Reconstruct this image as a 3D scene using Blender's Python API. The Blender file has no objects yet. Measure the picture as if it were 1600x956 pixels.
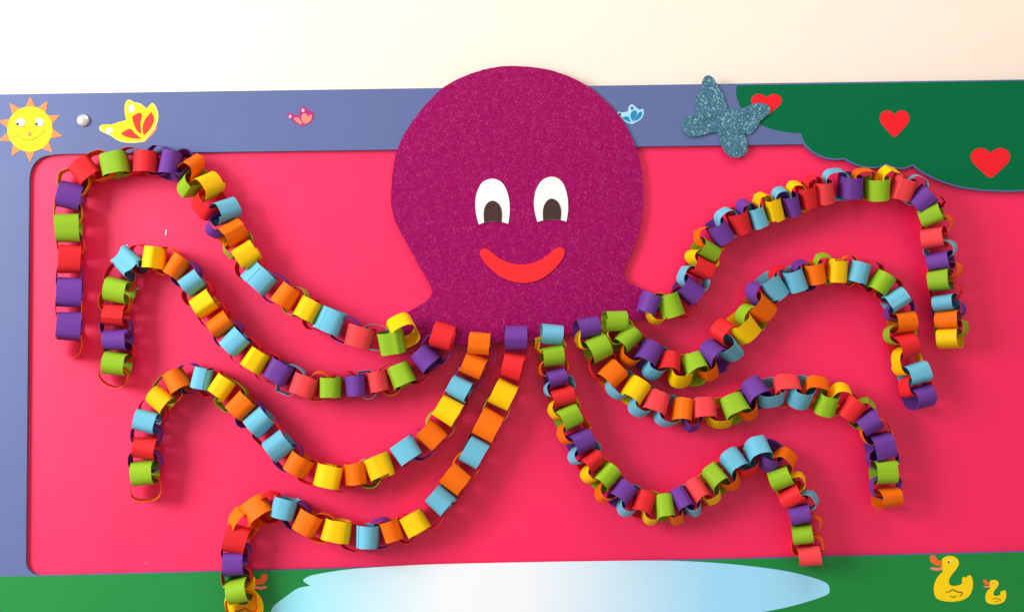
import bpy, bmesh, math, random
from mathutils import Vector, Matrix

scene = bpy.context.scene
COL = scene.collection
rng = random.Random(11)

# ------------------------------------------------------------------ camera
FPX = 1900.0                                   # focal length in photograph pixels (1600 wide)
PXM = 0.00125                                  # metres per photograph pixel on the board
cam_d = bpy.data.cameras.new('camera')
cam = bpy.data.objects.new('camera', cam_d); COL.objects.link(cam)
cam_d.sensor_width = 36.0
cam_d.lens = 36.0 * FPX / 1600.0
cam_d.clip_end = 60.0
YAW, PITCH, ROLL = math.radians(-1.75), math.radians(3.0), math.radians(-1.04)
ROT = (Matrix.Rotation(YAW, 3, 'Z') @ Matrix.Rotation(math.radians(90) + PITCH, 3, 'X') @ Matrix.Rotation(ROLL, 3, 'Z'))
CAM = -(ROT @ Vector((0, 0, -1))) * (FPX * PXM)
cam.matrix_world = Matrix.Translation(CAM) @ ROT.to_4x4()
scene.camera = cam

# ------------------------------------------------------------------ light of the room
world = bpy.data.worlds.new('World'); scene.world = world
world.use_nodes = True
bg = world.node_tree.nodes['Background']
bg.inputs['Color'].default_value = (1.0, 0.90, 0.83, 1)
bg.inputs['Strength'].default_value = 0.50

def area(name, loc, aim, sx, sy, energy, color):
    l = bpy.data.lights.new(name, 'AREA'); l.shape = 'RECTANGLE'; l.size = sx; l.size_y = sy
    l.energy = energy; l.color = color
    o = bpy.data.objects.new(name, l); COL.objects.link(o)
    o.location = loc
    o.rotation_euler = (Vector(aim) - Vector(loc)).to_track_quat('-Z', 'Y').to_euler()
    return o
area('window_light', (-3.25, -2.15, 0.85), (-0.1, 0, 0), 1.7, 1.9, 180, (0.95, 0.97, 1.0))
area('overhead_fill', (0.5, -1.5, 2.5), (0.3, 0, -0.1), 2.6, 1.6, 40, (1.0, 0.90, 0.82))  # unseen soft fill, added overhead to lift shadows and brighten upper edges

scene.view_settings.view_transform = 'Standard'
scene.view_settings.look = 'None'
scene.view_settings.exposure = 0.0
scene.view_settings.gamma = 1.0
scene.view_settings.use_curve_mapping = False
scene.render.engine = 'CYCLES'
scene.cycles.use_denoising = True
scene.cycles.max_bounces = 6
scene.render.film_transparent = False

# ------------------------------------------------------------------ helpers
def at(px, py, d=0.0):
    """point on the plane d metres in front of the pink panel (the panel is y = 0)"""
    v = ROT @ Vector(((px - 800.0) / FPX, -(py - 478.0) / FPX, -1.0))
    k = (-d - CAM.y) / v.y
    return CAM + v * k

def tag(o, label=None, cat=None, group=None, kind=None):
    if label: o['label'] = label
    if cat: o['category'] = cat
    if group: o['group'] = group
    if kind: o['kind'] = kind
    return o

def empty(name, loc):
    o = bpy.data.objects.new(name, None); COL.objects.link(o)
    o.location = loc; o.empty_display_size = 0.05
    return o

def link_mesh(name, bm, mats, parent=None, origin=None, smooth=False):
    """bm is in world coordinates; origin moves the object's own origin there"""
    if origin is None:
        if len(bm.verts):
            xs = [v.co for v in bm.verts]
            origin = sum(xs, Vector()) / len(xs)
        else: origin = Vector()
    for v in bm.verts: v.co -= origin
    me = bpy.data.meshes.new(name); bm.to_mesh(me); bm.free()
    if smooth:
        for p in me.polygons: p.use_smooth = True
    for m in (mats if isinstance(mats, (list, tuple)) else [mats]): me.materials.append(m)
    o = bpy.data.objects.new(name, me); COL.objects.link(o)
    if parent is not None:
        o.parent = parent
        pw = Vector(parent.location)
        q = parent
        while q.parent: q = q.parent; pw += Vector(q.location)
        o.location = origin - pw
    else: o.location = origin
    return o

def smooth_loop(pts, n=5, closed=True):
    """Catmull-Rom through the points; a point given as (x, y, 1) stays a corner"""
    P = [Vector((p[0], p[1])) for p in pts]
    C = [len(p) > 2 and p[2] for p in pts]
    out = []
    N = len(P)
    for i in range(N if closed else N - 1):
        p1, p2 = P[i], P[(i + 1) % N]
        p0 = P[i - 1] if (closed or i > 0) else p1
        p3 = P[(i + 2) % N] if (closed or i + 2 < N) else p2
        if C[i]: p0 = p1
        if C[(i + 1) % N]: p3 = p2
        for k in range(n):
            t = k / n
            out.append(0.5 * ((2 * p1) + (-p0 + p2) * t + (2 * p0 - 5 * p1 + 4 * p2 - p3) * t * t + (-p0 + 3 * p1 - 3 * p2 + p3) * t ** 3))
    if not closed: out.append(P[-1])
    return [(q.x, q.y) for q in out]

def slab_bm(loops, d0, d1):
    """loops of pixels (outer first, then holes) -> a sheet whose front is d1 and whose back is d0 metres off the panel"""
    bm = bmesh.new()
    front_edges, rings = [], []
    for lp in loops:
        w = [at(x, y, d1) for x, y in lp]
        f = [bm.verts.new(p) for p in w]
        b = [bm.verts.new((p.x, -d0, p.z)) for p in w]
        rings.append((f, b))
    for f, b in rings:
        n = len(f)
        for i in range(n): front_edges.append(bm.edges.new((f[i], f[(i + 1) % n])))
    r = bmesh.ops.triangle_fill(bm, use_beauty=True, use_dissolve=False, edges=front_edges, normal=(0, -1, 0))
    faces = [g for g in r['geom'] if isinstance(g, bmesh.types.BMFace)]
    m = {}
    for f, b in rings:
        for x, y in zip(f, b): m[x] = y
    for fc in faces:
        bm.faces.new([m[v] for v in reversed(fc.verts)])
    for f, b in rings:
        n = len(f)
        for i in range(n):
            fc = bm.faces.new((f[i], f[(i + 1) % n], b[(i + 1) % n], b[i])); fc.material_index = 1
    bmesh.ops.recalc_face_normals(bm, faces=bm.faces[:])
    return bm

def sheet(name, loops, d0, d1, mat, parent=None, edge=None, bevel=0.0):
    o = link_mesh(name, slab_bm(loops, d0, d1), [mat, edge or mat], parent)
    if bevel:
        md = o.modifiers.new('bevel', 'BEVEL'); md.width = bevel; md.segments = 2
        md.limit_method = 'ANGLE'; md.angle_limit = math.radians(50)
    return o

def oval(cx, cy, rx, ry, n=28, a=0.0):
    ca, sa = math.cos(a), math.sin(a)
    return [(cx + rx * math.cos(t) * ca - ry * math.sin(t) * sa, cy + rx * math.cos(t) * sa + ry * math.sin(t) * ca)
            for t in [2 * math.pi * k / n for k in range(n)]]

def stroke(pts, w, n=6):
    """closed outline of a pen line through pts, w pixels wide"""
    c = [Vector(p) for p in smooth_loop(pts, n, False)]
    a, b = [], []
    for i, p in enumerate(c):
        t = (c[min(i + 1, len(c) - 1)] - c[max(i - 1, 0)]).normalized()
        q = Vector((-t.y, t.x)) * w * 0.5 * (0.45 + 0.55 * math.sin(math.pi * (i + 0.6) / (len(c) + 0.2)))
        a.append(p + q); b.append(p - q)
    return [(v.x, v.y) for v in a + b[::-1]]

def Z(ox, oy, s, pts):
    return [(ox + p[0] / s, oy + p[1] / s) + tuple(p[2:]) for p in pts]

# ------------------------------------------------------------------ materials
def srgb(r, g, b):
    f = lambda c: (c / 255.0 / 12.92) if c <= 10.3 else ((c / 255.0 + 0.055) / 1.055) ** 2.4
    return (f(r), f(g), f(b), 1)

def mat(name, col, rough=0.5, spec=0.2, var=0.0, var_scale=20.0, bump=0.0, bump_scale=400.0):
    m = bpy.data.materials.new(name); m.use_nodes = True
    nt = m.node_tree; p = nt.nodes['Principled BSDF']
    p.inputs['Base Color'].default_value = col
    p.inputs['Roughness'].default_value = rough
    p.inputs['Specular IOR Level'].default_value = spec
    tc = nt.nodes.new('ShaderNodeTexCoord')
    if var:
        n = nt.nodes.new('ShaderNodeTexNoise'); n.inputs['Scale'].default_value = var_scale; n.inputs['Detail'].default_value = 5
        h = nt.nodes.new('ShaderNodeHueSaturation'); h.inputs['Color'].default_value = col
        mr = nt.nodes.new('ShaderNodeMapRange'); mr.inputs['From Min'].default_value = 0.3; mr.inputs['From Max'].default_value = 0.7
        mr.inputs['To Min'].default_value = 1 - var; mr.inputs['To Max'].default_value = 1 + var
        nt.links.new(tc.outputs['Object'], n.inputs['Vector']); nt.links.new(n.outputs['Fac'], mr.inputs['Value'])
        nt.links.new(mr.outputs['Result'], h.inputs['Value']); nt.links.new(h.outputs['Color'], p.inputs['Base Color'])
    if var:
        rn = nt.nodes.new('ShaderNodeTexNoise'); rn.inputs['Scale'].default_value = var_scale * 3.1; rn.inputs['Detail'].default_value = 8; rn.inputs['Roughness'].default_value = 0.7
        rr = nt.nodes.new('ShaderNodeMapRange'); rr.inputs['From Min'].default_value = 0.3; rr.inputs['From Max'].default_value = 0.7
        rr.inputs['To Min'].default_value = rough - 0.06; rr.inputs['To Max'].default_value = rough + 0.06
        nt.links.new(tc.outputs['Object'], rn.inputs['Vector']); nt.links.new(rn.outputs['Fac'], rr.inputs['Value']); nt.links.new(rr.outputs['Result'], p.inputs['Roughness'])
    if bump:
        n = nt.nodes.new('ShaderNodeTexNoise'); n.inputs['Scale'].default_value = bump_scale; n.inputs['Detail'].default_value = 4
        b = nt.nodes.new('ShaderNodeBump'); b.inputs['Strength'].default_value = bump; b.inputs['Distance'].default_value = 0.001
        nt.links.new(tc.outputs['Object'], n.inputs['Vector']); nt.links.new(n.outputs['Fac'], b.inputs['Height'])
        nt.links.new(b.outputs['Normal'], p.inputs['Normal'])
    return m

def paper(name, col):
    """coloured craft paper: a little see-through to light, each strip a touch different"""
    m = mat(name, col, 0.58, 0.20, 0, bump=0.25, bump_scale=260)
    nt = m.node_tree; p = nt.nodes['Principled BSDF']; out = nt.nodes['Material Output']
    oi = nt.nodes.new('ShaderNodeObjectInfo')
    mr = nt.nodes.new('ShaderNodeMapRange'); mr.inputs['To Min'].default_value = 0.90; mr.inputs['To Max'].default_value = 1.06
    h = nt.nodes.new('ShaderNodeHueSaturation'); h.inputs['Color'].default_value = col
    nt.links.new(oi.outputs['Random'], mr.inputs['Value']); nt.links.new(mr.outputs['Result'], h.inputs['Value'])
    nt.links.new(h.outputs['Color'], p.inputs['Base Color'])
    t = nt.nodes.new('ShaderNodeBsdfTranslucent'); nt.links.new(h.outputs['Color'], t.inputs['Color'])
    mx = nt.nodes.new('ShaderNodeMixShader'); mx.inputs['Fac'].default_value = 0.12
    nt.links.new(p.outputs['BSDF'], mx.inputs[1]); nt.links.new(t.outputs['BSDF'], mx.inputs[2])
    nt.links.new(mx.outputs['Shader'], out.inputs['Surface'])
    return m

def glitter(name, base, light, dark, scale, amount, tilt, spec=0.3, rough=0.3):
    """glitter foam: flakes of about 1/scale metres, each tilted its own way"""
    m = bpy.data.materials.new(name); m.use_nodes = True
    nt = m.node_tree; N = nt.nodes; L = nt.links; p = N['Principled BSDF']
    tc = N.new('ShaderNodeTexCoord')
    v = N.new('ShaderNodeTexVoronoi'); v.inputs['Scale'].default_value = scale; L.new(tc.outputs['Object'], v.inputs['Vector'])
    sep = N.new('ShaderNodeSeparateColor'); L.new(v.outputs['Color'], sep.inputs['Color'])
    big = N.new('ShaderNodeTexNoise'); big.inputs['Scale'].default_value = 90; big.inputs['Detail'].default_value = 4
    L.new(tc.outputs['Object'], big.inputs['Vector'])
    add = N.new('ShaderNodeMath'); add.operation = 'MULTIPLY_ADD'; add.inputs[1].default_value = 0.45; L.new(big.outputs['Fac'], add.inputs[0])
    L.new(sep.outputs['Red'], add.inputs[2])
    r = N.new('ShaderNodeValToRGB'); e = r.color_ramp.elements
    e[0].position = 0.1; e[0].color = dark
    e[1].position = 1.30 - amount if 1.30 - amount < 0.98 else 0.98; e[1].color = light
    x = r.color_ramp.elements.new(0.45); x.color = base
    x = r.color_ramp.elements.new(max(0.5, e[len(e) - 1].position - 0.10)); x.color = base
    sc = N.new('ShaderNodeMath'); sc.operation = 'MULTIPLY'; sc.inputs[1].default_value = 0.72; L.new(add.outputs[0], sc.inputs[0])
    L.new(sc.outputs[0], r.inputs['Fac']); L.new(r.outputs['Color'], p.inputs['Base Color'])
    geo = N.new('ShaderNodeNewGeometry')
    vm = N.new('ShaderNodeVectorMath'); vm.operation = 'SUBTRACT'; vm.inputs[1].default_value = (0.5, 0.5, 0.5); L.new(v.outputs['Color'], vm.inputs[0])
    vs = N.new('ShaderNodeVectorMath'); vs.operation = 'SCALE'; vs.inputs['Scale'].default_value = tilt; L.new(vm.outputs[0], vs.inputs[0])
    va = N.new('ShaderNodeVectorMath'); va.operation = 'ADD'; L.new(geo.outputs['Normal'], va.inputs[0]); L.new(vs.outputs[0], va.inputs[1])
    vn = N.new('ShaderNodeVectorMath'); vn.operation = 'NORMALIZE'; L.new(va.outputs[0], vn.inputs[0]); L.new(vn.outputs[0], p.inputs['Normal'])
    p.inputs['Roughness'].default_value = rough; p.inputs['Specular IOR Level'].default_value = spec
    return m

M = {}
M['wall'] = mat('wall_paint', (0.90, 0.785, 0.665, 1), 0.7, 0.3, 0.012, 3, 0.25, 180)
M['pink'] = mat('pink_panel', (0.93, 0.007, 0.100, 1), 0.50, 0.62, 0.02, 4, 0.12, 500)
M['blue'] = mat('blue_frame', (0.090, 0.130, 0.310, 1), 0.50, 0.60, 0.02, 5, 0.08, 400)
M['edge'] = mat('frame_edge', (0.10, 0.13, 0.24, 1), 0.6, 0.3)
M['tree'] = mat('green_tree_print', (0.0, 0.142, 0.050, 1), 0.46, 0.10, 0.02, 5)
M['grass'] = mat('grass_print', (0.0, 0.235, 0.035, 1), 0.50, 0.45, 0.02, 5)
M['heart'] = mat('heart_print', (0.85, 0.012, 0.022, 1), 0.45)
M['sun_y'] = mat('sun_print', (0.95, 0.70, 0.010, 1), 0.45)
M['sun_o'] = mat('sun_ray_print', (0.90, 0.27, 0.075, 1), 0.45)
M['white'] = mat('white_print', (0.85, 0.86, 0.84, 1), 0.45)
M['ink'] = mat('ink_print', (0.13, 0.07, 0.03, 1), 0.45)
M['duck_y'] = mat('duck_print', (0.97, 0.67, 0.004, 1), 0.45)
M['bill'] = mat('bill_print', (0.85, 0.15, 0.03, 1), 0.45)
M['bfy_y'] = mat('yellow_wing_print', (0.93, 0.66, 0.015, 1), 0.45)
M['bfy_rim'] = mat('wing_rim_print', (0.93, 0.82, 0.22, 1), 0.45)
M['bfy_r'] = mat('red_wing_print', (0.80, 0.045, 0.035, 1), 0.45)
M['plum'] = mat('plum_wing_print', (0.42, 0.03, 0.18, 1), 0.45)
M['coral'] = mat('coral_wing_print', (0.90, 0.25, 0.17, 1), 0.45)
M['pale_pink'] = mat('pale_pink_print', (0.85, 0.45, 0.62, 1), 0.45)
M['sky_w'] = mat('pale_blue_wing_print', (0.36, 0.68, 0.90, 1), 0.45)
M['teal_w'] = mat('teal_wing_print', (0.025, 0.24, 0.46, 1), 0.45)
M['foam_white'] = mat('white_foam', (0.90, 0.88, 0.82, 1), 0.6, 0.3)
M['brown'] = mat('dark_brown_foam', (0.050, 0.022, 0.022, 1), 0.6, 0.3)
M['mouth'] = mat('red_foam', (0.92, 0.018, 0.022, 1), 0.55, 0.3)
M['foam_edge'] = mat('purple_foam_edge', (0.42, 0.02, 0.14, 1), 0.6, 0.3)
M['teal_edge'] = mat('teal_foam_edge', (0.16, 0.26, 0.34, 1), 0.6, 0.3)
M['octo'] = glitter('fuchsia_glitter', (0.32, 0.0012, 0.100, 1), (0.58, 0.065, 0.27, 1), (0.19, 0.001, 0.064, 1), 760, 0.42, 0.55, 0.12)
M['teal'] = glitter('teal_glitter', (0.040, 0.165, 0.245, 1), (0.40, 0.68, 0.76, 1), (0.020, 0.095, 0.155, 1), 430, 0.45, 0.9, 0.4)
M['steel'] = mat('pale_staple', (0.9, 0.9, 0.88, 1), 0.4)
M['cap'] = mat('screw_cap_metal', (0.86, 0.83, 0.80, 1), 0.32, 0.6); M['cap'].node_tree.nodes['Principled BSDF'].inputs['Metallic'].default_value = 0.75
# old pinholes and chips scattered over the pink panel
nt = M['pink'].node_tree; p = nt.nodes['Principled BSDF']; src = p.inputs['Base Color'].links[0].from_socket
tc = nt.nodes.new('ShaderNodeTexCoord'); vo = nt.nodes.new('ShaderNodeTexVoronoi'); vo.inputs['Scale'].default_value = 22
sp = nt.nodes.new('ShaderNodeSeparateColor'); a = nt.nodes.new('ShaderNodeMath'); a.operation = 'GREATER_THAN'; a.inputs[1].default_value = 0.90
b = nt.nodes.new('ShaderNodeMath'); b.operation = 'LESS_THAN'; b.inputs[1].default_value = 0.030
c = nt.nodes.new('ShaderNodeMath'); c.operation = 'MULTIPLY'; mx = nt.nodes.new('ShaderNodeMix'); mx.data_type = 'RGBA'
k = nt.nodes.new('ShaderNodeMath'); k.operation = 'MULTIPLY'; k.inputs[1].default_value = 0.6
pk = nt.nodes.new('ShaderNodeValToRGB'); pk.color_ramp.elements[0].color = (0.45, 0.02, 0.05, 1); pk.color_ramp.elements[1].color = (0.95, 0.40, 0.45, 1)
pk.color_ramp.interpolation = 'CONSTANT'; pk.color_ramp.elements[1].position = 0.5
nt.links.new(tc.outputs['Object'], vo.inputs['Vector']); nt.links.new(vo.outputs['Color'], sp.inputs['Color']); nt.links.new(sp.outputs['Red'], a.inputs[0])
nt.links.new(vo.outputs['Distance'], b.inputs[0]); nt.links.new(a.outputs[0], c.inputs[0]); nt.links.new(b.outputs[0], c.inputs[1]); nt.links.new(c.outputs[0], k.inputs[0])
nt.links.new(sp.outputs['Green'], pk.inputs['Fac'])
nt.links.new(k.outputs[0], mx.inputs['Factor']); nt.links.new(src, mx.inputs[6]); nt.links.new(pk.outputs['Color'], mx.inputs[7]); nt.links.new(mx.outputs[2], p.inputs['Base Color'])
PAPER = {
    'R': paper('red_paper', (0.83, 0.022, 0.028, 1)),
    'K': paper('lighter_red_paper', (0.90, 0.060, 0.070, 1)),  # lighter red used on some of the red links
    'O': paper('orange_paper', (0.97, 0.170, 0.0, 1)),
    'Y': paper('yellow_paper', (0.97, 0.60, 0.0, 1)),
    'G': paper('lime_paper', (0.30, 0.53, 0.018, 1)),
    'P': paper('purple_paper', (0.165, 0.045, 0.33, 1)),
    'B': paper('light_blue_paper', (0.16, 0.52, 0.70, 1)),
}
# the printed pond fades from pale blue rims to a white middle
m = mat('pond_print', (0.4, 0.75, 0.9, 1), 0.4, 0.5); M['pond'] = m
nt = m.node_tree; tc = nt.nodes.new('ShaderNodeTexCoord'); sp = nt.nodes.new('ShaderNodeSeparateXYZ')
rp = nt.nodes.new('ShaderNodeValToRGB'); mr = nt.nodes.new('ShaderNodeMapRange')
mr.inputs['From Min'].default_value = -0.55; mr.inputs['From Max'].default_value = 0.55
nt.links.new(tc.outputs['Object'], sp.inputs[0]); nt.links.new(sp.outputs['X'], mr.inputs['Value']); nt.links.new(mr.outputs['Result'], rp.inputs['Fac'])
e = rp.color_ramp.elements
e[0].position = 0.12; e[0].color = (0.30, 0.80, 0.92, 1); e[1].position = 0.86; e[1].color = (0.33, 0.72, 0.96, 1)
for pos in (0.38, 0.52):
    q = e.new(pos); q.color = (0.86, 0.90, 0.93, 1)
nt.links.new(rp.outputs['Color'], nt.nodes['Principled BSDF'].inputs['Base Color'])

# ------------------------------------------------------------------ the wall
FR = 0.008                                     # the frame stands this far proud of the pink panel
bm = bmesh.new()
bmesh.ops.create_grid(bm, x_segments=4, y_segments=4, size=3.0)
bmesh.ops.rotate(bm, verts=bm.verts[:], cent=(0, 0, 0), matrix=Matrix.Rotation(math.radians(90), 3, 'X'))
bmesh.ops.translate(bm, verts=bm.verts[:], vec=(0, 0.014, 0.4))
wall = link_mesh('wall', bm, M['wall']); tag(wall, 'plain cream painted wall behind the board', 'wall', kind='structure')

# ------------------------------------------------------------------ the notice board
board = empty('notice_board', (0, 0, 0))
tag(board, 'pink notice board with a blue and green printed frame of animals and hearts', 'notice board')
bm = bmesh.new()
q = [at(-70, 190, 0), at(1680, 170, 0), at(1680, 910, 0), at(-70, 950, 0)]
fv = [bm.verts.new(p) for p in q]; bv = [bm.verts.new(p + Vector((0, 0.012, 0))) for p in q]
bm.faces.new(fv); bm.faces.new(bv[::-1])
for i in range(4): bm.faces.new((fv[i], fv[(i + 1) % 4], bv[(i + 1) % 4], bv[i]))
bmesh.ops.recalc_face_normals(bm, faces=bm.faces[:])
link_mesh('pink_panel', bm, M['pink'], board)

scallop = [(1249, 210, 1), (1256.5, 225.5), (1270, 239), (1288, 247.6), (1306, 250.4), (1319.5, 249.5, 1), (1333, 257), (1351, 262.4),
           (1369, 263), (1384, 258.5, 1), (1396, 263), (1411, 264.5), (1426, 259.4, 1), (1441, 270.5), (1465, 282.5), (1495, 292.4),
           (1525, 297.5), (1558, 299.6), (1600, 299), (1640, 291, 1)]
hole = ([(45.7, 300, 1), (46.0, 279), (48.5, 266), (54, 255.5), (63.5, 247), (76, 243), (97, 241, 1), (1254.5, 225.8, 1)]
        + scallop[2:] + [(1652, 330, 1), (1654, 859.5, 1), (66, 898.5, 1), (54, 896.5), (46, 891), (42, 884), (40.5, 876, 1)])
outer = [(-120, 149.6), (1720, 122.8), (1720, 1010), (-120, 1010)]
sheet('frame', [outer, smooth_loop(hole, 4)], -0.012, FR, M['blue'], board, M['edge'], 0.0012)
pr = FR + 0.0003                               # prints lie on the frame
def pt(d): return FR - 0.0004, FR + 0.0003 + d
tree = [(1152, 133.8, 1), (1150, 143), (1152.5, 157), (1161, 174), (1173, 186), (1189, 195.5), (1216, 204.5), (1245, 208.5, 1)]
inset = [(x, y - 2.6) + tuple(r) for x, y, *r in scallop]
tr = tree + [(inset[0][0] + 2.5, inset[0][1] + 1.6)] + [(x + 0.8, y) + tuple(r) for x, y, *r in inset[1:]] + [(1660, 260, 1), (1716, 260, 1), (1716, 124.6, 1)]
o = sheet('tree_print', [smooth_loop(tr, 4)], *pt(0), M['tree'], board); tag(o, 'green printed tree top with scalloped edge')
gr = [(-116, 902.0, 1), (30, 899.6, 1), (50, 899.6, 1), (66, 899.3, 1), (1716, 859.6, 1), (1716, 1006, 1), (-116, 1006, 1)]
o = sheet('grass_print', [smooth_loop(gr, 2)], *pt(0), M['grass'], board); tag(o, 'green printed grass strip along the bottom')
pond = [(474, 907), (480, 901), (497, 896), (548, 888.5), (610, 884.3), (680, 881), (845, 877.4), (1010, 875.2), (1080, 876.5), (1150, 881.5), (1230, 892), (1285, 907),
        (1296, 919.8), (1284, 932), (1200, 954), (1050, 972), (800, 980), (560, 975), (440, 962), (425, 950), (447, 931), (466, 918.5), (485, 914.5, 1)]
o = sheet('pond_print', [smooth_loop(pond, 5)], *pt(0.0003), M['pond'], board); tag(o, 'pale blue printed pond with a white middle')

def heart(cx, top, bottom, w):
    h = bottom - top; a = w / 2
    L = [(cx, top + 0.16 * h, 1), (cx + 0.22 * a, top + 0.05 * h), (cx + 0.52 * a, top), (cx + 0.86 * a, top + 0.09 * h), (cx + a, top + 0.29 * h),
         (cx + 0.88 * a, top + 0.50 * h), (cx + 0.55 * a, top + 0.72 * h), (cx + 0.16 * a, top + 0.95 * h), (cx, bottom, 1)]
    R = [(2 * cx - x,) + tuple(r) for x, *r in L[1:-1]][::-1]
    return smooth_loop(L + R, 5)
for cx, t, b, w, lab in ((1197.5, 147.2, 181, 48, 'red printed heart partly covered by the glitter butterfly'),
                         (1397.6, 172.7, 214.5, 46.5, 'red printed heart in the middle of the green tree top'),
                         (1547.5, 231.5, 278, 62, 'larger red printed heart low on the green tree top')):
    o = sheet('printed_heart', [heart(cx, t, b, w)], *pt(0.0003), M['heart'], board); tag(o, lab)

# sun
sx, sy, sr = 46.7, 202.0, 35.2
sun = sheet('printed_sun', [oval(sx, sy, sr, sr, 48)], *pt(0.0006), M['sun_y'], board); tag(sun, 'smiling yellow printed sun with orange rays')
for k, a in enumerate((89, 58, 25, -12, -46, -90, -125, -160, 165, 128)):
    a = math.radians(a); tip = 51 + (k % 2)
    tri = [(sx + 33 * math.cos(a + 0.27), sy - 33 * math.sin(a + 0.27)), (sx + tip * math.cos(a), sy - tip * math.sin(a)), (sx + 33 * math.cos(a - 0.27), sy - 33 * math.sin(a - 0.27))]
    sheet('ray', [tri], *pt(0.0003), M['sun_o'], sun)
for ex in (61.4, 32.0):
    sheet('eye', [oval(ex, 191.2, 7.2, 7.0)], *pt(0.0009), M['white'], sun)
    sheet('pupil', [oval(ex - 4.4, 194, 2.1, 2.3, 14)], *pt(0.0012), M['ink'], sun)
    sheet('eye_line', [oval(ex, 191.2, 7.5, 7.3), oval(ex, 191.2, 6.9, 6.7)], *pt(0.0010), M['ink'], sun)
sheet('nose', [oval(46.3, 209.6, 2.8, 3.6, 18)], *pt(0.0009), M['sun_o'], sun)
sheet('smile', [stroke([(24, 208), (32, 216), (46, 219.5), (58, 215), (69, 206)], 0.9)], *pt(0.0009), M['ink'], sun)
sheet('smile', [stroke([(66, 204.2), (69, 206.2), (74, 206.8)], 0.8)], *pt(0.0009), M['ink'], sun)

# butterflies printed on the blue rail
def z1(p): return Z(30, 120, 4.78, p)
by = z1([(820, 172), (860, 192), (905, 202), (957, 243, 1), (975, 212), (1000, 198), (1028, 240), (1040, 300), (1022, 372), (985, 424), (930, 487, 1), (870, 494), (800, 493),
         (740, 478), (680, 440), (612, 408), (598, 384), (620, 360), (690, 357), (750, 338), (800, 326, 1), (787, 265), (792, 200)])
b1 = sheet('printed_butterfly', [smooth_loop(by, 5)], *pt(0.0003), M['bfy_rim'], board); tag(b1, 'yellow and red printed butterfly on the blue rail')
c = Vector((200, 192))
inner = [(c.x + (x - c.x) * 0.94, c.y + (y - c.y) * 0.93) for x, y in smooth_loop(by, 5)]
sheet('wing', [inner], *pt(0.0006), M['bfy_y'], b1)
for pts in ([(870, 282), (898, 270), (917, 290), (905, 350), (912, 428, 1), (880, 405), (855, 352), (845, 302)],
            [(988, 264, 1), (1006, 310), (998, 352), (968, 402), (930, 438, 1), (920, 385), (940, 318)],
            [(757, 424, 1), (826, 389), (862, 422), (912, 463, 1), (850, 461), (790, 446)]):
    sheet('wing_patch', [smooth_loop(z1(pts), 4)], *pt(0.0009), M['bfy_r'], b1)
sheet('wing_spot', [oval(30 + 838 / 4.78, 120 + 240 / 4.78, 4.6, 6.4)], *pt(0.0009), M['white'], b1)
sheet('wing_spot', [oval(30 + 672 / 4.78, 120 + 402 / 4.78, 5.4, 4.6)], *pt(0.0009), M['white'], b1)
sheet('wing_tip', [smooth_loop(z1([(925, 470), (1005, 385, 1), (1036, 376, 1), (1000, 430), (945, 480), (935, 494, 1)]), 4)], *pt(0.0001), M['coral'], b1)

def z2(p): return Z(350, 120, 4.78, p)
b2 = sheet('printed_butterfly', [smooth_loop(z2([(592, 220), (622, 246), (664, 264), (671, 298), (650, 338), (590, 372, 1), (540, 352), (508, 325), (470, 284), (486, 271), (530, 286), (563, 290, 1), (568, 246)]), 4)],
           *pt(0.0003), M['plum'], board); tag(b2, 'small plum and coral printed butterfly on the blue rail')
for pts in ([(600, 275), (620, 285), (618, 310), (592, 348, 1), (578, 315), (582, 285)], [(640, 288), (658, 282, 1), (655, 310), (640, 335), (598, 358, 1), (612, 315)], [(522, 312), (555, 306), (575, 335), (584, 360, 1), (550, 345)]):
    sheet('wing_patch', [smooth_loop(z2(pts), 4)], *pt(0.0006), M['coral'], b2)
for x, y, r in ((590, 252, 2.4), (494, 297, 2.2)):
    sheet('wing_spot', [oval(350 + x / 4.78, 120 + y / 4.78, r, r * 1.2, 14)], *pt(0.0006), M['pale_pink'], b2)

def z3(p): return Z(900, 100, 4.344, p)
b3 = sheet('printed_butterfly', [smooth_loop(z3([(380, 274), (408, 296), (432, 312), (455, 306), (460, 338), (440, 377), (382, 410, 1), (340, 397), (310, 368), (284, 345), (284, 326), (322, 330), (352, 322, 1), (358, 292)]), 4)],
           *pt(0.0003), M['sky_w'], board); tag(b3, 'small pale blue printed butterfly beside the octopus head')
for pts in ([(388, 318), (412, 322), (408, 350), (384, 392, 1), (368, 350)], [(425, 332), (448, 324, 1), (446, 350), (428, 374), (392, 392, 1), (405, 360)], [(318, 366), (352, 358), (372, 398, 1), (345, 388)]):
    sheet('wing_patch', [smooth_loop(z3(pts), 4)], *pt(0.0006), M['teal_w'], b3)
for x, y in ((380, 301), (297, 342)):
    sheet('wing_spot', [oval(900 + x / 4.344, 100 + y / 4.344, 2.0, 2.2, 12)], *pt(0.0009), M['ink'], b3)

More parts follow.
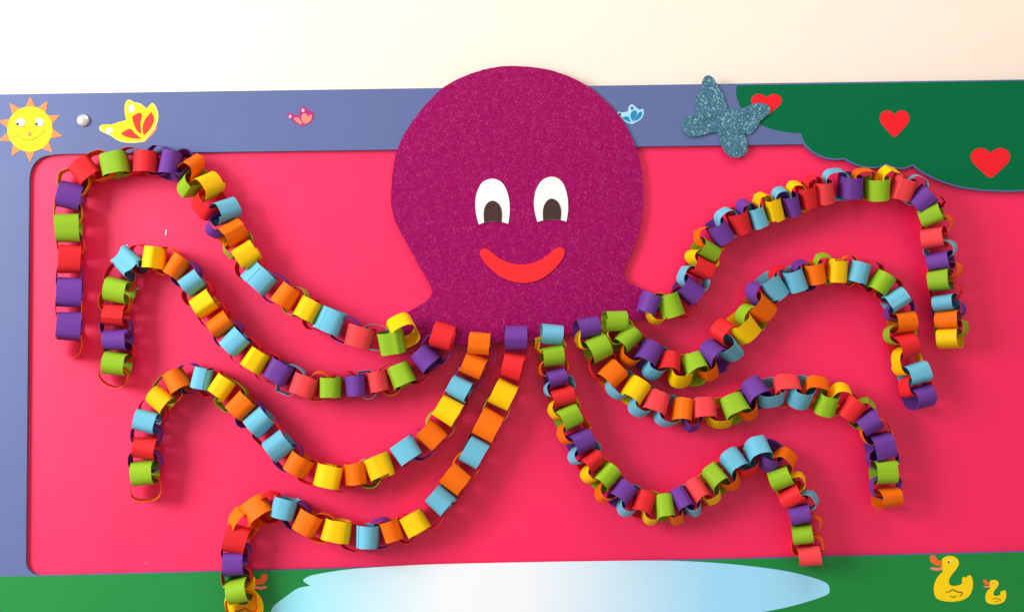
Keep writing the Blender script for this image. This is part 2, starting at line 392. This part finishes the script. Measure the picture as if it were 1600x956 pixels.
# ducks printed on the grass
def duck(f, label):
    body = [(540, 345, 1), (560, 312), (618, 288), (690, 296), (738, 340), (743, 390), (715, 442), (672, 498), (636, 552), (628, 608), (655, 638), (720, 640), (780, 615),
            (783, 560), (800, 535), (832, 548, 1), (852, 522), (882, 518), (905, 560), (912, 640), (892, 720), (850, 776), (770, 815), (650, 830), (540, 815), (474, 780),
            (449, 700), (457, 620), (492, 540), (562, 466, 1), (545, 440)]
    d = sheet('printed_duck', [smooth_loop([f(p) for p in body], 4)], *pt(0.0003), M['duck_y'], board); tag(d, label)
    up = [(545, 344, 1), (498, 340), (474, 296), (444, 277), (406, 292), (404, 332), (438, 384), (500, 402), (546, 404, 1)]
    lo = [(546, 416, 1), (500, 428), (430, 422), (410, 432), (424, 450), (484, 463), (546, 456, 1)]
    sheet('bill', [smooth_loop([f(p) for p in up], 4)], *pt(0.0006), M['bill'], d)
    sheet('bill', [smooth_loop([f(p) for p in lo], 4)], *pt(0.0006), M['coral'], d)
    o = lambda x, y, r: [f((x + r * math.cos(t * 0.4488), y + r * math.sin(t * 0.4488))) for t in range(14)]
    sheet('eye', [o(632, 352, 26)], *pt(0.0005), M['bfy_rim'], d)
    sheet('pupil', [o(624, 360, 13)], *pt(0.0008), M['ink'], d)
    k = abs(f((100, 0))[0] - f((0, 0))[0]) / 100
    sheet('wing_line', [stroke([f(p)[:2] for p in [(585, 716), (630, 712), (668, 688), (705, 702), (735, 716), (778, 718), (782, 742), (752, 766)]], 14 * k)], *pt(0.0006), M['ink'], d)
    sheet('wing_line', [stroke([f(p)[:2] for p in [(640, 760), (680, 776), (720, 758)]], 11 * k)], *pt(0.0006), M['ink'], d)
duck(lambda p: (1400 + p[0] / 7.585, 830 + p[1] / 7.585) + tuple(p[2:]), 'large yellow printed duck on the grass strip')
duck(lambda p: (1536.5 + (p[0] - 404) / 14.2, 904.5 + (p[1] - 277) / 14.2) + tuple(p[2:]), 'small yellow printed duckling behind the large duck')
duck(lambda p: (417.7 - (p[0] - 404) / 7.585, 895.9 + (p[1] - 277) / 7.585) + tuple(p[2:]), 'yellow printed duck half hidden behind a paper chain')

# screw cap on the rail
bm = bmesh.new(); c0 = at(130.4, 188.6, FR)
bmesh.ops.create_uvsphere(bm, u_segments=28, v_segments=14, radius=0.0122)
for v in bm.verts: v.co.z = max(v.co.z, -0.002) * 0.55
bmesh.ops.rotate(bm, verts=bm.verts[:], cent=(0, 0, 0), matrix=Matrix.Rotation(math.radians(90), 3, 'X'))
bmesh.ops.translate(bm, verts=bm.verts[:], vec=c0 + Vector((0, -0.0016, 0)))
link_mesh('screw_cap', bm, M['cap'], board, smooth=True)

# ------------------------------------------------------------------ the octopus cut-out
H0, H1 = 0.0092, 0.0120
octo_px = [(796, 102.8), (765, 106.5), (736, 116), (695, 136), (665, 163), (643.5, 190.6), (627, 220.6), (616, 252), (611, 292), (612.2, 322), (620.6, 352), (634.4, 380),
           (652, 410), (668.8, 437.5), (674.5, 453), (672, 463.6), (664.6, 472), (646.8, 481.5), (629, 491), (620, 507), (628, 528), (652, 537), (700, 538), (740, 537), (778, 536), (832, 531),
           (889, 522), (940, 511), (985, 503), (1012, 497), (1030, 484), (1030, 468), (1019, 458.5), (1001.5, 451), (985, 443), (976.8, 434.8), (975.4, 423.8), (985, 399), (994.7, 374), (1001.5, 349.5),
           (1005.5, 318), (1004.2, 286), (999.5, 253), (989, 218), (972.7, 188), (945.5, 158), (915.6, 133.5), (880, 116), (845, 106.2)]
octo = empty('octopus_cutout', at(805, 330, H0))
tag(octo, 'smiling fuchsia glitter octopus head with white eyes and a red mouth', 'octopus')
cut = smooth_loop(octo_px, 5)
cut = [(x + 0.7 * math.sin(i * 0.37) + rng.uniform(-0.35, 0.35), y + 0.6 * math.sin(i * 0.29 + 1) + rng.uniform(-0.35, 0.35)) for i, (x, y) in enumerate(cut)]
sheet('body', [cut], H0, H1, M['octo'], octo, M['foam_edge'], 0.0005)
e1 = [(768.7, 279.4), (754, 285), (745.5, 300), (742.6, 318), (744.5, 337), (748.3, 351, 1), (758, 347.5), (771, 346), (784, 347), (794.2, 349.8, 1), (796.3, 334), (795.8, 314), (791, 296), (782.5, 284)]
e2 = [(861, 276.4), (847, 282), (838, 296), (834.4, 314), (836, 332), (839.8, 347.2, 1), (849, 344.3), (862, 343), (875, 343.6), (885, 346.4, 1), (887.6, 330), (887, 310), (882, 291), (873.5, 280)]
p1 = [(769.5, 313.6), (760, 319), (755.8, 331), (756.4, 347.6, 1), (770, 345.6), (783.6, 346.9, 1), (784, 331), (779.5, 319)]
p2 = [(862, 310.2), (852.8, 316), (848.4, 328), (848.6, 344, 1), (862, 342.6), (876, 343.3, 1), (876.6, 328), (872, 316)]
for e, p, in ((e1, p1), (e2, p2)):
    eye = sheet('eye', [smooth_loop(e, 5)], H1 - 0.0003, H1 + 0.0018, M['foam_white'], octo, bevel=0.0003)
    sheet('pupil', [smooth_loop(p, 5)], H1 + 0.0015, H1 + 0.0030, M['brown'], eye, bevel=0.0003)
mo = [(755.4, 388.4), (750, 395.5), (755, 407), (768, 421), (787, 434.8), (814.5, 442), (842, 437.5), (864, 422.4), (878.5, 405), (882.2, 393.5), (876.6, 386.2), (866.8, 389.4),
      (848.5, 404), (826, 412.4), (803.5, 412.6), (781.5, 404.5), (765, 392)]
sheet('mouth', [smooth_loop(mo, 5)], H1 - 0.0003, H1 + 0.0022, M['mouth'], octo, bevel=0.0004)

# ------------------------------------------------------------------ the glitter butterfly stuck on the rail
bf = [(1107.2, 118), (1115, 122.5), (1122, 134.5), (1130, 150.6), (1136, 168.5, 1), (1148, 171), (1160, 169.5), (1171.6, 164), (1190, 161), (1203, 168), (1201.6, 178), (1190, 187.5), (1182, 199), (1174, 209), (1162.4, 207.5, 1),
      (1167, 222), (1167, 235.8), (1160, 244), (1146.3, 246), (1134.8, 239.3), (1126.7, 224.3), (1121.5, 205.5, 1), (1104.9, 209.3), (1084, 214), (1072.7, 209.3), (1065.7, 197.8), (1069.2, 186.3),
      (1079.6, 180.6), (1091, 177.2, 1), (1086, 162), (1087.6, 151), (1095.7, 143.7), (1096.8, 130), (1100.3, 121)]
o = sheet('glitter_butterfly', [smooth_loop(bf, 5)], 0.0090, 0.0120, M['teal'], None, M['teal_edge'], 0.0006)
tag(o, 'teal glitter foam butterfly stuck across the blue rail and the green tree top', 'butterfly')

# ------------------------------------------------------------------ paper chains
def ring_mesh(L, H, w, seed, crumple=0.0):
    """a strip of paper glued into a ring: x along the chain, z out of the ring's face, y along the strip's width"""
    r = random.Random(seed)
    n = 46; over = r.uniform(0.5, 0.9); th = 0.00045
    start = r.choice((r.uniform(0, 6.28), r.uniform(2.0, 3.6)))
    a2, p2 = r.uniform(0.0, 0.05), r.uniform(0, 6.28)
    a3, p3 = r.uniform(0.0, 0.035), r.uniform(0, 6.28)
    sk = r.uniform(-0.003, 0.003); cone = r.uniform(-0.09, 0.09)
    folds = [(r.uniform(0, 6.28), r.uniform(0.05, 0.13), r.uniform(0.10, 0.2)) for _ in range(r.choice((0, 0, 1, 1, 2)))]
    if crumple: folds = [(r.uniform(0, 6.28), r.uniform(-0.10, 0.09), r.uniform(0.14, 0.25)) for _ in range(6)]
    flare = r.uniform(-0.05, 0.05); pw = r.uniform(0.62, 0.95)
    bm = bmesh.new(); rows = []
    for i in range(n + 1):
        s = i / n
        th0 = start + s * (2 * math.pi + over)
        grow = 0.0008 * max(0.0, min(1.0, (s - 0.72) / 0.16))
        c_, s_ = math.cos(th0), math.sin(th0)
        k = 1 + a2 * math.cos(2 * th0 + p2) + a3 * math.cos(3 * th0 + p3)
        for fa, fh, fw in folds:
            dd = (th0 - fa + math.pi) % (2 * math.pi) - math.pi
            k += fh * math.exp(-(dd / fw) ** 2)
        wv = w * (1 + flare * math.cos(th0 * 0.5 + p2) + 0.012 * math.sin(5 * th0 + p3))
        ux = math.copysign(abs(c_) ** pw, c_) * k; uz = math.copysign(abs(s_) ** pw, s_) * k
        q = []
        for yy in (-0.5, 0.5):
            f = 1 + cone * yy
            for e in (-0.5, 0.5):
                q.append(bm.verts.new((ux * (L / 2 * f + grow + e * th), yy * wv + sk * (s - 0.5) * 2 + crumple * 0.003 * math.sin(3 * th0 + 5 * yy), uz * (H / 2 * f + grow + e * th))))
        rows.append(q)                           # in-, in+, out order: (y-,inner) (y-,outer) (y+,inner) (y+,outer)
    for i in range(n):
        a, b = rows[i], rows[i + 1]
        for x, y in ((0, 1), (1, 3), (3, 2), (2, 0)):
            f = bm.faces.new((a[x], a[y], b[y], b[x]))
            f.smooth = (x, y) in ((1, 3), (2, 0)) or True
            if (x, y) in ((0, 1), (3, 2)): f.smooth = False
    for q in (rows[0], rows[-1]):
        f = bm.faces.new((q[0], q[1], q[3], q[2])); f.smooth = False
    bmesh.ops.recalc_face_normals(bm, faces=bm.faces[:])
    for e in bm.edges:
        if len(e.link_faces) == 2 and not all(f.smooth for f in e.link_faces): e.smooth = False
    me = bpy.data.meshes.new('link'); bm.to_mesh(me); bm.free()
    return me

def chain(label, text, side, phiA=0.0, w=0.041, phiB=None, group='paper chain arms of the octopus'):
    """text: 'x,y,colour[,angle]' per link, from the octopus outward, every second link turned edge-on unless an angle is given"""
    L = []
    for k, s in enumerate(text.split()):
        f = s.split(',')
        L.append([float(f[0]), float(f[1]), f[2], float(f[3]) if len(f) > 3 else None, float(f[4]) if len(f) > 4 else None])
    n = len(L); C = []
    edge_on = [(abs(l[3]) >= 45 if l[3] is not None else k % 2 == 1) for k, l in enumerate(L)]
    for k, l in enumerate(L):
        d = 0.034 + 0.010 * max(0.0, 1 - k / 4.0) + rng.uniform(-0.001, 0.001) - (0.0035 if edge_on[k] else 0.0)
        C.append(at(l[0], l[1], d))
    root = empty('paper_chain', C[0]); tag(root, label, 'paper chain', group)
    N = Vector((0, -1, 0))
    for k in range(n):
        a, b = C[max(k - 1, 0)], C[min(k + 1, n - 1)]
        a2, b2 = C[max(k - 2, 0)], C[min(k + 2, n - 1)]
        t = ((b - a) * 0.6 + (b2 - a2) * 0.4); t.y *= 0.3; t.normalize()
        if L[k][4] is not None:                  # the strip hangs at its own angle, degrees clockwise from straight down
            g = math.radians(L[k][4]); t = Vector((-math.sin(g), 0, -math.cos(g)))
        pitch = (b - a).length / (min(k + 1, n - 1) - max(k - 1, 0))
        ln = min(max(1.68 * pitch, 0.031), 0.052); 
        ln *= rng.uniform(0.96, 1.04); ht = min(0.101 - ln, 0.055) * rng.uniform(0.96, 1.03)
        phi = L[k][3]
        if phi is None:
            phi = phiA if k % 2 == 0 else (phiB if phiB is not None else (phiA + 90 if phiA <= 0 else phiA - 90))
            phi += rng.uniform(-7, 7)
        phi = math.radians(phi)
        u = Vector((-t.z, 0, t.x)) * side
        if u.length < 1e-6: u = Vector((1, 0, 0))
        u.normalize()
        f = N * math.cos(phi) + u * math.sin(phi)
        f = (f - t * f.dot(t)).normalized()
        y = f.cross(t)
        R = Matrix((t, y, f)).transposed()
        R = R @ Matrix.Rotation(math.radians(rng.uniform(-5, 5)), 3, 'Z') @ Matrix.Rotation(math.radians(rng.uniform(-6, 6) * (0.4 if edge_on[k] else 1.0)), 3, 'Y')
        me = ring_mesh(ln, ht, w * rng.uniform(0.92, 1.06) * (0.86 if edge_on[k] else 1.0), rng.random(), 1.0 if (L[k][0], L[k][1]) == (203, 412) else 0.0)
        me.materials.append(PAPER[L[k][2]])
        o = bpy.data.objects.new('link', me); COL.objects.link(o)
        o.parent = root
        o.location = C[k] - C[0]
        o.rotation_euler = R.to_euler()
    return root

CH = [
 dict(label='rainbow paper chain from a yellow link, arching up under the printed yellow butterfly', side=-1, phiA=3, phiB=88, w=0.043, text='''
630,517,Y,48 612,534,G,-8 587,527,B,88 562,526,K,0 539,515,P,84 516,501,B,0 494,492,R,88 482,485,Y,4 461,470,G,88 447,463,O,0 429,450,P,86 407,436,B,0 391,417,R,84
387,399,Y,6 371,382,G,-72 362,365,O,20 345,351,P,-56 350,331,B,30 328,316,R,-50 322,293,Y,40 302,284,G,-46 298,264,O,44 283,258,P,-70 267,258,P,4 248,251,P,82 228,256,R,4 205,252,R,84 180,258,G,2 156,260,O,86 134,269,R,0
117,285,Y,80 110,306,P,-10 107,332,Y,76 107,357,G,-12 111,382,O,76 110,406,R,-12 108,431,P,76 109,457,P,-12 108,484,O,76 108,509,P,-12 108,538,O,74'''),
 dict(label='rainbow paper chain with a crumpled light blue link at its bend', side=-1, phiA=2, phiB=88, w=0.041, text='''
692,526,R,6,20 680,546,P,84 666,560,P,6 648,576,R,86 628,586,G,4 609,593,O,86 591,597,K,2 574,601,B,92 556,602,P,0 536,602,R,88 517,605,G,0 498,604,O,84 475,602,K,2 455,593,B,88 437,580,P,0
418,573,R,92 400,563,Y,2 384,549,R,92 368,534,B,0 356,521,P,90 345,507,O,2 333,491,R,92 320,475,Y,2 310,458,R,86 301,442,B,2 291,429,P,84 277,417,O,4 261,407,O,84 241,404,Y,2 221,405,R,80 203,412,B,14
190,433,R,84 186,455,G,4 181,474,O,86 181,493,R,0 183,512,P,88 184,531,P,0 188,549,R,86 183,568,G,4 178,587,O,78'''),
 dict(label='rainbow paper chain from an orange link, hanging tip of light blue, red, lime and orange', side=-1, phiA=2, phiB=89, w=0.041, text='''
749,537,O,4,3 751,555,P,92 740,571,O,4 733,590,P,88 719,607,B,4 713,624,R,88 700,641,Y,4 688,663,G,88 674,679,O,2 657,694,P,88 635,704,B,6 615,717,R,90 593,730,Y,6 574,739,G,86 556,740,O,0
535,745,R,92 513,743,Y,0 489,737,R,90 466,725,O,0 451,711,P,88 436,695,B,0 420,677,R,88 406,658,B,0 392,647,P,86 378,634,O,2 363,619,G,88 347,604,Y,0 331,597,R,88 316,591,B,0 296,592,P,86 277,596,O,6
263,609,G,84 251,625,Y,4 240,641,R,84 230,658,B,2 229,679,P,88 228,700,R,0 227,719,P,88 227,738,G,2 228,762,O,76'''),
 dict(label='rainbow paper chain running down past the green strip in front of a printed duck', side=-1, phiA=2, phiB=90, w=0.041, text='''
806,528,P,2 806,550,R,92 801,571,R,2 796,593,R,92 786,616,Y,2 776,639,G,90 763,662,O,4 752,684,R,90 740,706,B,2 729,727,O,88 713,748,O,4 703,765,R,90 689,781,B,4 672,802,R,90 649,817,Y,6
632,825,R,90 613,828,O,2 595,833,P,88 575,837,B,0 552,837,R,92 527,828,Y,0 504,823,O,88 481,816,O,0 464,805,P,88 444,793,B,0 423,793,R,78 403,798,O,22 381,816,O,50 371,842,R,2 369,862,P,86 367,881,P,0 371,902,R,86 373,922,G,6 378,944,O,80'''),
 dict(label='paper chain from a light blue link, ending in a red loop over the green strip', side=1, phiA=18, phiB=-72, w=0.040, text='''
862,522,B,4 860,539,Y,-80 862,556,G,4 864,573,O,-82 868,590,P,6 873,604,B,-76 877,620,R,8 881,636,Y,-74 887,652,G,12 897,673,O,-72 907,691,P,14 913,707,B,-68 923,721,R,16 931,734,Y,-66 945,746,G,18 953,761,O,-64
971,772,P,20 985,782,B,-64 1004,788,R,22 1018,794,Y,-62 1038,793,G,22 1052,793,O,-60 1065,782,P,26 1078,782,B,-58 1092,769,K,30 1107,764,Y,-56 1119,748,G,34 1135,743,O,-54 1149,725,B,36 1165,721,R,-52 1184,706,B,36
1203,712,P,-48 1222,722,O,46 1221,746,G,-18 1236,757,Y,66 1239,773,R,-22 1254,784,B,60 1250,803,P,-16 1261,818,O,66 1254,834,G,-14 1263,851,O,66 1265,868,K,-10'''),
 dict(label='paper chain from a purple link under the octopus, ending in a small orange loop', side=1, phiA=14, phiB=-74, w=0.041, text='''
917,512,P,8,-6 922,528,Y,-80 933,545,G,10 941,570,R,-84 955,587,O,12 971,600,B,-70 991,613,Y,14 1007,626,B,-68 1025,631,K,14 1044,643,B,-68 1066,642,O,14 1081,648,P,-66 1099,641,K,18 1125,645,Y,-62 1148,637,G,26
1165,631,O,-56 1181,614,P,34 1204,613,B,-50 1229,609,K,44 1252,613,B,-40 1274,613,O,50 1292,627,G,-22 1311,623,Y,60 1331,637,R,-14 1346,645,G,66 1357,660,P,-6 1369,675,O,80 1376,697,P,0 1379,716,P,84 1381,738,G,0 1383,760,P,88 1386,777,O,6'''),
 dict(label='paper chain from a lime link under the octopus, ending in a hanging purple loop', side=1, phiA=12, phiB=-74, w=0.041, text='''
960,502,G,6,-4 967,519,Y,-78 978,531,G,14 989,547,O,-64 1012,555,P,18 1026,567,B,-58 1046,571,R,26 1064,579,Y,-52 1086,576,G,40 1103,572,O,-48 1117,555,P,42 1136,543,B,-38 1136,522,R,48 1160,511,Y,-24 1173,497,G,62
1186,480,O,-22 1190,461,P,66 1206,447,B,-16 1222,440,R,78 1241,436,B,-14 1256,430,P,74 1272,426,O,-12 1289,420,G,72 1307,422,Y,-8 1325,423,O,82 1341,427,B,-4 1359,431,R,80 1376,442,G,-6 1388,455,R,84 1399,469,B,-4
1406,485,P,86 1410,504,O,4 1405,522,G,-86 1412,541,R,8 1417,564,Y,-84 1428,585,B,8 1430,602,R,-74 1436,621,P,12'''),
 dict(label='paper chain curving under the scalloped green tree edge to a hanging yellow loop', side=1, phiA=-16, phiB=72, w=0.041, text='''
1014,474,P,-6 1027,482,Y,-78 1048,477,G,-4 1066,472,R,-82 1076,452,P,-10 1083,436,B,74 1093,418,R,-14 1097,405,Y,72 1103,391,G,-16 1109,375,O,74 1124,361,P,-18 1138,348,B,68 1155,345,R,-20 1169,335,P,66 1182,337,B,-18
1195,324,Y,68 1208,325,Y,-20 1222,316,B,66 1234,319,P,-22 1247,307,Y,64 1260,306,R,-22 1273,297,R,70 1286,299,K,-20 1306,288,B,66 1329,291,P,-20 1349,287,O,68 1370,294,G,-20 1391,286,Y,66 1410,293,K,-18 1428,296,B,68 1441,311,P,-20 1453,321,R,70 1456,336,G,-28 1465,352,O,56 1460,372,K,-32 1470,390,B,54 1470,408,P,-34 1477,422,O,55 1469,438,G,-34 1477,456,R,56 1477,473,B,-34 1483,485,P,54 1481,499,O,-34 1487,513,G,54 1484,529,Y,-36'''),
]
for c in CH: chain(c['label'], c['text'], c['side'], c['phiA'], c['w'], c['phiB'])

# ------------------------------------------------------------------ staples in the panel
for x, y, a, lab in ((198.5, 386, 0.25, 'tiny pale staple in the pink panel just above the crumpled light blue link'),
                     (259.5, 363.5, 0.15, 'tiny pale staple in the bare pink panel under the highest chain arch'),
                     (213, 452, 1.3, 'tiny pale staple in the pink panel beside the lime link')):
    bm = bmesh.new()
    p = at(x, y, 0.0)
    h, r = 0.0052, 0.0010
    for cx, cz, sx_, sz in ((0, 0, r, h), ):
        bmesh.ops.create_cube(bm, size=1.0)
        for v in bm.verts: v.co = Vector((v.co.x * 2 * sx_, v.co.y * 0.0012 - 0.0008, v.co.z * 2 * sz))
    for s in (-1, 1):
        g = bmesh.ops.create_cube(bm, size=1.0)
        for v in g['verts']: v.co = Vector((v.co.x * 2 * r, v.co.y * 0.0016 + 0.0004, v.co.z * 2 * r + s * (h - r)))
    bmesh.ops.rotate(bm, verts=bm.verts[:], cent=(0, 0, 0), matrix=Matrix.Rotation(a, 3, 'Y'))
    bmesh.ops.translate(bm, verts=bm.verts[:], vec=p)
    o = link_mesh('staple', bm, M['steel']); tag(o, lab, 'staple', 'staples left in the pink panel')
